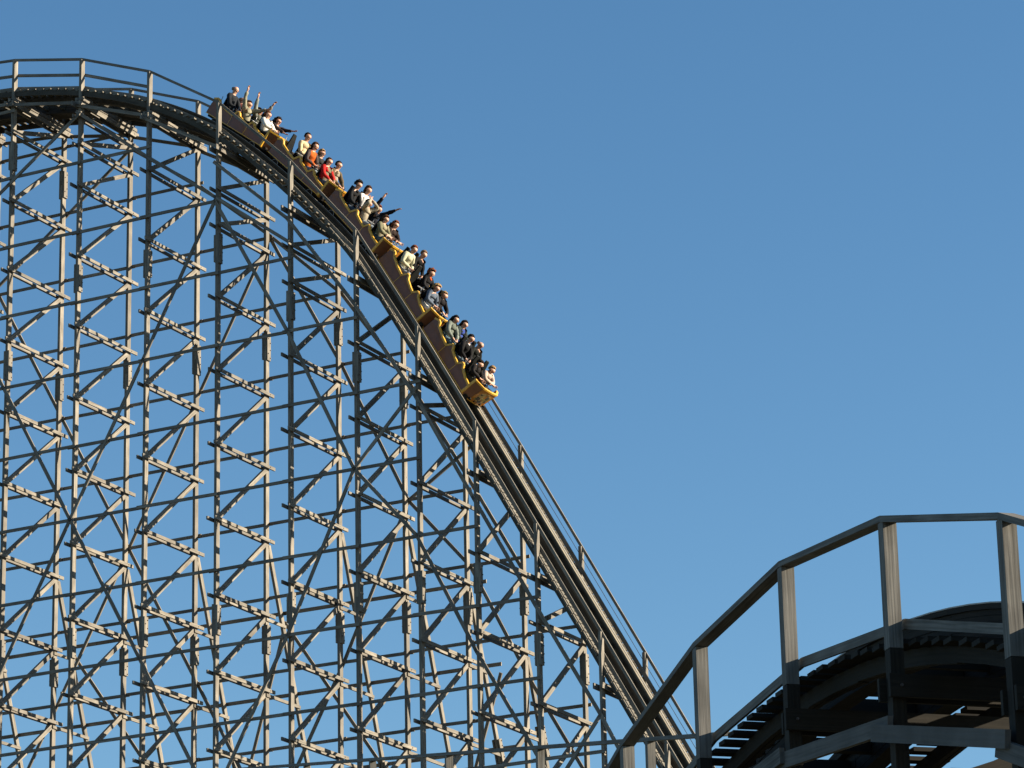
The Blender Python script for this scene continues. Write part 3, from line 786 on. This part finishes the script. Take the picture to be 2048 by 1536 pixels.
# middle car
person('rider with curly black hair in a black jacket beside the one in plain white', DK, BK, JEAN, 2, 0, 'near', (.09, 1.14), 'lap', 'curly', 0, extras=(('scarf', BK),))
person('rider in a plain bright white long-sleeved sweater with brown hair', (.82, .80, .80), BRN, DK, 2, 0, 'far', (.09, 1.16), 'lap2', 'long', 0)
person('long-haired rider in a beige top, both arms folded over the head', (.48, .42, .32), BRN, LJEAN, 2, 1, 'near', (.05, .98), 'head', 'long', 0, extras=())
person('auburn-haired rider in dark navy throwing both fists high towards the sky', (.022, .026, .045), AUB, BK, 2, 1, 'far', (.07, 1.0), {'r': ((-.04, -.05, .27), (-.02, 0, .26)), 'l': ((.13, .06, .25), (.14, 0, .24))}, 'long', 0)
person('rider in an olive and beige patterned jacket, bent forward, front row of the middle car', (.27, .26, .16), BRN, (.10, .15, .17), 2, 2, 'near', (.09, 1.02), 'cross', 'long', 0, vest=(.42, .38, .26))
person('auburn-haired rider in a shaggy dark brown coat', (.060, .038, .032), AUB, LJEAN, 2, 2, 'far', (.10, 1.04), 'cross', 'long', 0)
# second car
person('rider in a cream hooded jacket and pale grey trousers with auburn hair', (.58, .56, .40), AUB, (.34, .36, .38), 1, 0, 'near', (.12, 1.10), 'lap2', 'short', 0, extras=(('hood', (.25, .25, .22)),))
person('light-haired man in a black jacket beside the cream hooded jacket', BK, (.22, .13, .07), BK, 1, 0, 'far', (.12, 1.12), 'lap', 'short', 0)
person('curly red-haired rider in a black jacket with an orange scarf', (.028, .028, .034), AUB, BK, 1, 1, 'far', (.06, 1.02), 'lap2', 'curly', 0, extras=(('scarf', (.75, .12, .03)),))
person('curly blond rider in a slate blue jacket and white trousers', (.16, .20, .27), BLD, (.66, .66, .62), 1, 2, 'near', (.11, 1.03), 'lap2', 'curly', 0)
person('blond rider in a black jacket beside the slate blue jacket', (.025, .024, .032), BLD, BK, 1, 2, 'far', (.13, .97), 'lap', 'short', 0)
# leading car
person('dark-haired rider in a grey-green jacket and blue jeans, back row of the leading car', (.19, .22, .19), BK, (.12, .20, .26), 0, 0, 'near', (.06, 1.0), 'lap', 'short', 0, sleeve=(.26, .30, .27))
person('brown-haired rider in a dark teal jacket over bright blue, back row of leading car', (.045, .065, .07), DBR, LJEAN, 0, 0, 'far', (.06, 1.01), 'cross', 'short', 0, inner=(.05, .09, .42))
person('black-haired rider in a black suit jacket with a white collar', BK, BK, (.12, .17, .22), 0, 1, 'near', (.16, 1.10), 'lap', 'short', 0, extras=(('collar', (.8, .8, .8)),))
person('grey-haired man in a plain black coat, hunched beside the white collar', (.022, .026, .024), GRY, LJEAN, 0, 1, 'far', (.16, 1.08), 'lap', 'thin', 0)
person('brown-haired rider in black with a red bag on the lap, front row of the train', (.035, .03, .032), DBR, (.09, .085, .06), 0, 2, 'near', (.22, .93), 'lap2', 'short', 0, extras=(('bag', (.35, .02, .02)),))
person('blond rider in a pale pink-beige shirt with head bowed, front row of the train', (.62, .46, .38), BLD, (.06, .07, .10), 0, 2, 'far', (.26, .97), 'cross', 'short', 0)


# ================================================================== NEAR COASTER
K = 37/40
O2 = V((1.22324291*K, 40*K, CAMZ)); U2 = V((0.27296103, -0.96202509, 0)).normalized(); W2 = V((-U2.y, U2.x, 0))
HU2 = [-10.4, -7.8, -5.2, -2.6, 0, 2.51, 5.07, 7.64, 10.15, 12.75, 15.3, 18]
HZ2 = [5.6, 6.1, 6.7, 7.45, 8.19, 8.65, 8.79, 8.50, 7.81, 6.75, 5.4, 3.9]
F2 = Frame(O2, U2, W2, W, HU2, HZ2, [0, 5], [.74, .74], [0, 30, 60], [-.34, -.31, -.2])
r2 = empty('wooden_coaster_hill', F2.P(5, W/2, -CAMZ))
tag(r2, 'low dark grey timber coaster hump with railing and stepped walkway, close by at lower right', 'roller coaster')
UB2 = [-7.8, -5.2, -2.6, 0, 2.51, 5.07, 7.64, 10.15, 12.75]
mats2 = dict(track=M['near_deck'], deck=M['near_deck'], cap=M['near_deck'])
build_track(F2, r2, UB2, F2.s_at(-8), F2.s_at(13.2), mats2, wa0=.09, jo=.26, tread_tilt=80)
handrails(F2, r2, UB2, (0,), M['near'], toe_h=.09, cap_w=.14, cap_t=.055, toe_gap=.10)
H2 = 2.0
for i, u in enumerate(UB2):
    tz = F2.hr(u)-1.50; tl = tz/H2
    lv = [l for l in range(0, 5) if l*H2 < tz-.6]+[tl]
    bent(F2, r2, i, u, H2, lv, tz, -CAMZ, M['near_shade'], [], [], None, rail_mat=M['near'], pu=.12, pw=.125, plankh=.13, extend=.10, capbeam=False, lsep=.10)
keys2 = list(range(len(UB2)))
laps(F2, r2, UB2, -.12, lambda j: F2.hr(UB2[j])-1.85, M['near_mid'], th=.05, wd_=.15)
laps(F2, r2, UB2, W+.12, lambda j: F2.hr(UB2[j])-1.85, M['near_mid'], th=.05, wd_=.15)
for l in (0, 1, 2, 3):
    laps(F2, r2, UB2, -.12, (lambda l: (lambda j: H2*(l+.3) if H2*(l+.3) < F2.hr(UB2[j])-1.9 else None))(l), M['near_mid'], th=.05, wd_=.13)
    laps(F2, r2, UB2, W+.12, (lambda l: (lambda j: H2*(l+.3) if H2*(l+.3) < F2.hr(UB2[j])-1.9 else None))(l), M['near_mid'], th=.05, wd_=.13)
def brace2(a, za, b, zb, w_):
    p, q = F2.P(a, w_, za), F2.P(b, w_, zb); mb = MB(); mb.beam(p, q, W2, .045, .14); mb.build('cross_brace', M['near'], r2)
for w_ in (W+.18,):
    for i in range(0, 8, 2):
        a, b, c = UB2[i], UB2[i+1], UB2[min(i+2, 8)]
        brace2(a, F2.hr(a)-3.6, b, F2.hr(b)-1.75, w_)
        brace2(b, F2.hr(b)-1.75, c, F2.hr(c)-3.6, w_)

# far railing seen under the big drop
mr = empty('wooden_railing', F2.P(-10, 3.1, -CAMZ))
tag(mr, 'thin dark railing on slim posts crossing the bottom of the steep drop', 'railing')
zr = lambda u: 12.4-(u+19.3)*.1985
for a, b in zip((-36.5, -30.0, -24.6, -19.3, -14.0, -8.76), (-30.0, -24.6, -19.3, -14.0, -8.76, -5.6)):
    mb = MB(); mb.beam(F2.P(a, 3.1, zr(a)), F2.P(b, 3.1, zr(b)), W2, .12, .05); mb.build('handrail', M['near'], mr)
for a in (-30.0, -24.6, -19.3, -14.0, -8.76):
    mb = MB(); mb.beam(F2.P(a, 3.1, -CAMZ), F2.P(a, 3.1, zr(a)-.02), U2, .11, .11); mb.build('post', M['near'], mr)

# ================================================================== GROUND
gm, gt, gb = newmat('dry_grass_ground')
tc = gt.nodes.new('ShaderNodeTexCoord'); gn = gt.nodes.new('ShaderNodeTexNoise'); gn.inputs['Scale'].default_value = .6; gn.inputs['Detail'].default_value = 8
gt.links.new(tc.outputs['Object'], gn.inputs[0]); gr = gt.nodes.new('ShaderNodeValToRGB'); gr.color_ramp.elements[0].position = .35; gr.color_ramp.elements[0].color = (.02, .028, .01, 1); gr.color_ramp.elements[1].position = .7; gr.color_ramp.elements[1].color = (.055, .05, .03, 1)
gt.links.new(gn.outputs[0], gr.inputs[0]); gt.links.new(gr.outputs[0], gb.inputs['Base Color']); gb.inputs['Roughness'].default_value = .95
me = bpy.data.meshes.new('ground'); n = 40; S = 3000
vs = []; fs = []
for j in range(n+1):
    for i in range(n+1):
        x = (i/n-.5)*2; y = (j/n-.5)*2; x = x*abs(x)*S; y = y*abs(y)*S
        vs.append((x, y, (noise.noise(V((x*.01, y*.01, 0)))*1.2 if math.hypot(x, y-60) > 250 else 0)))
for j in range(n):
    for i in range(n): a = j*(n+1)+i; fs.append((a, a+1, a+n+2, a+n+1))
me.from_pydata(vs, [], fs); me.materials.append(gm)
g = bpy.data.objects.new('ground', me); COL.objects.link(g); g['kind'] = 'structure'
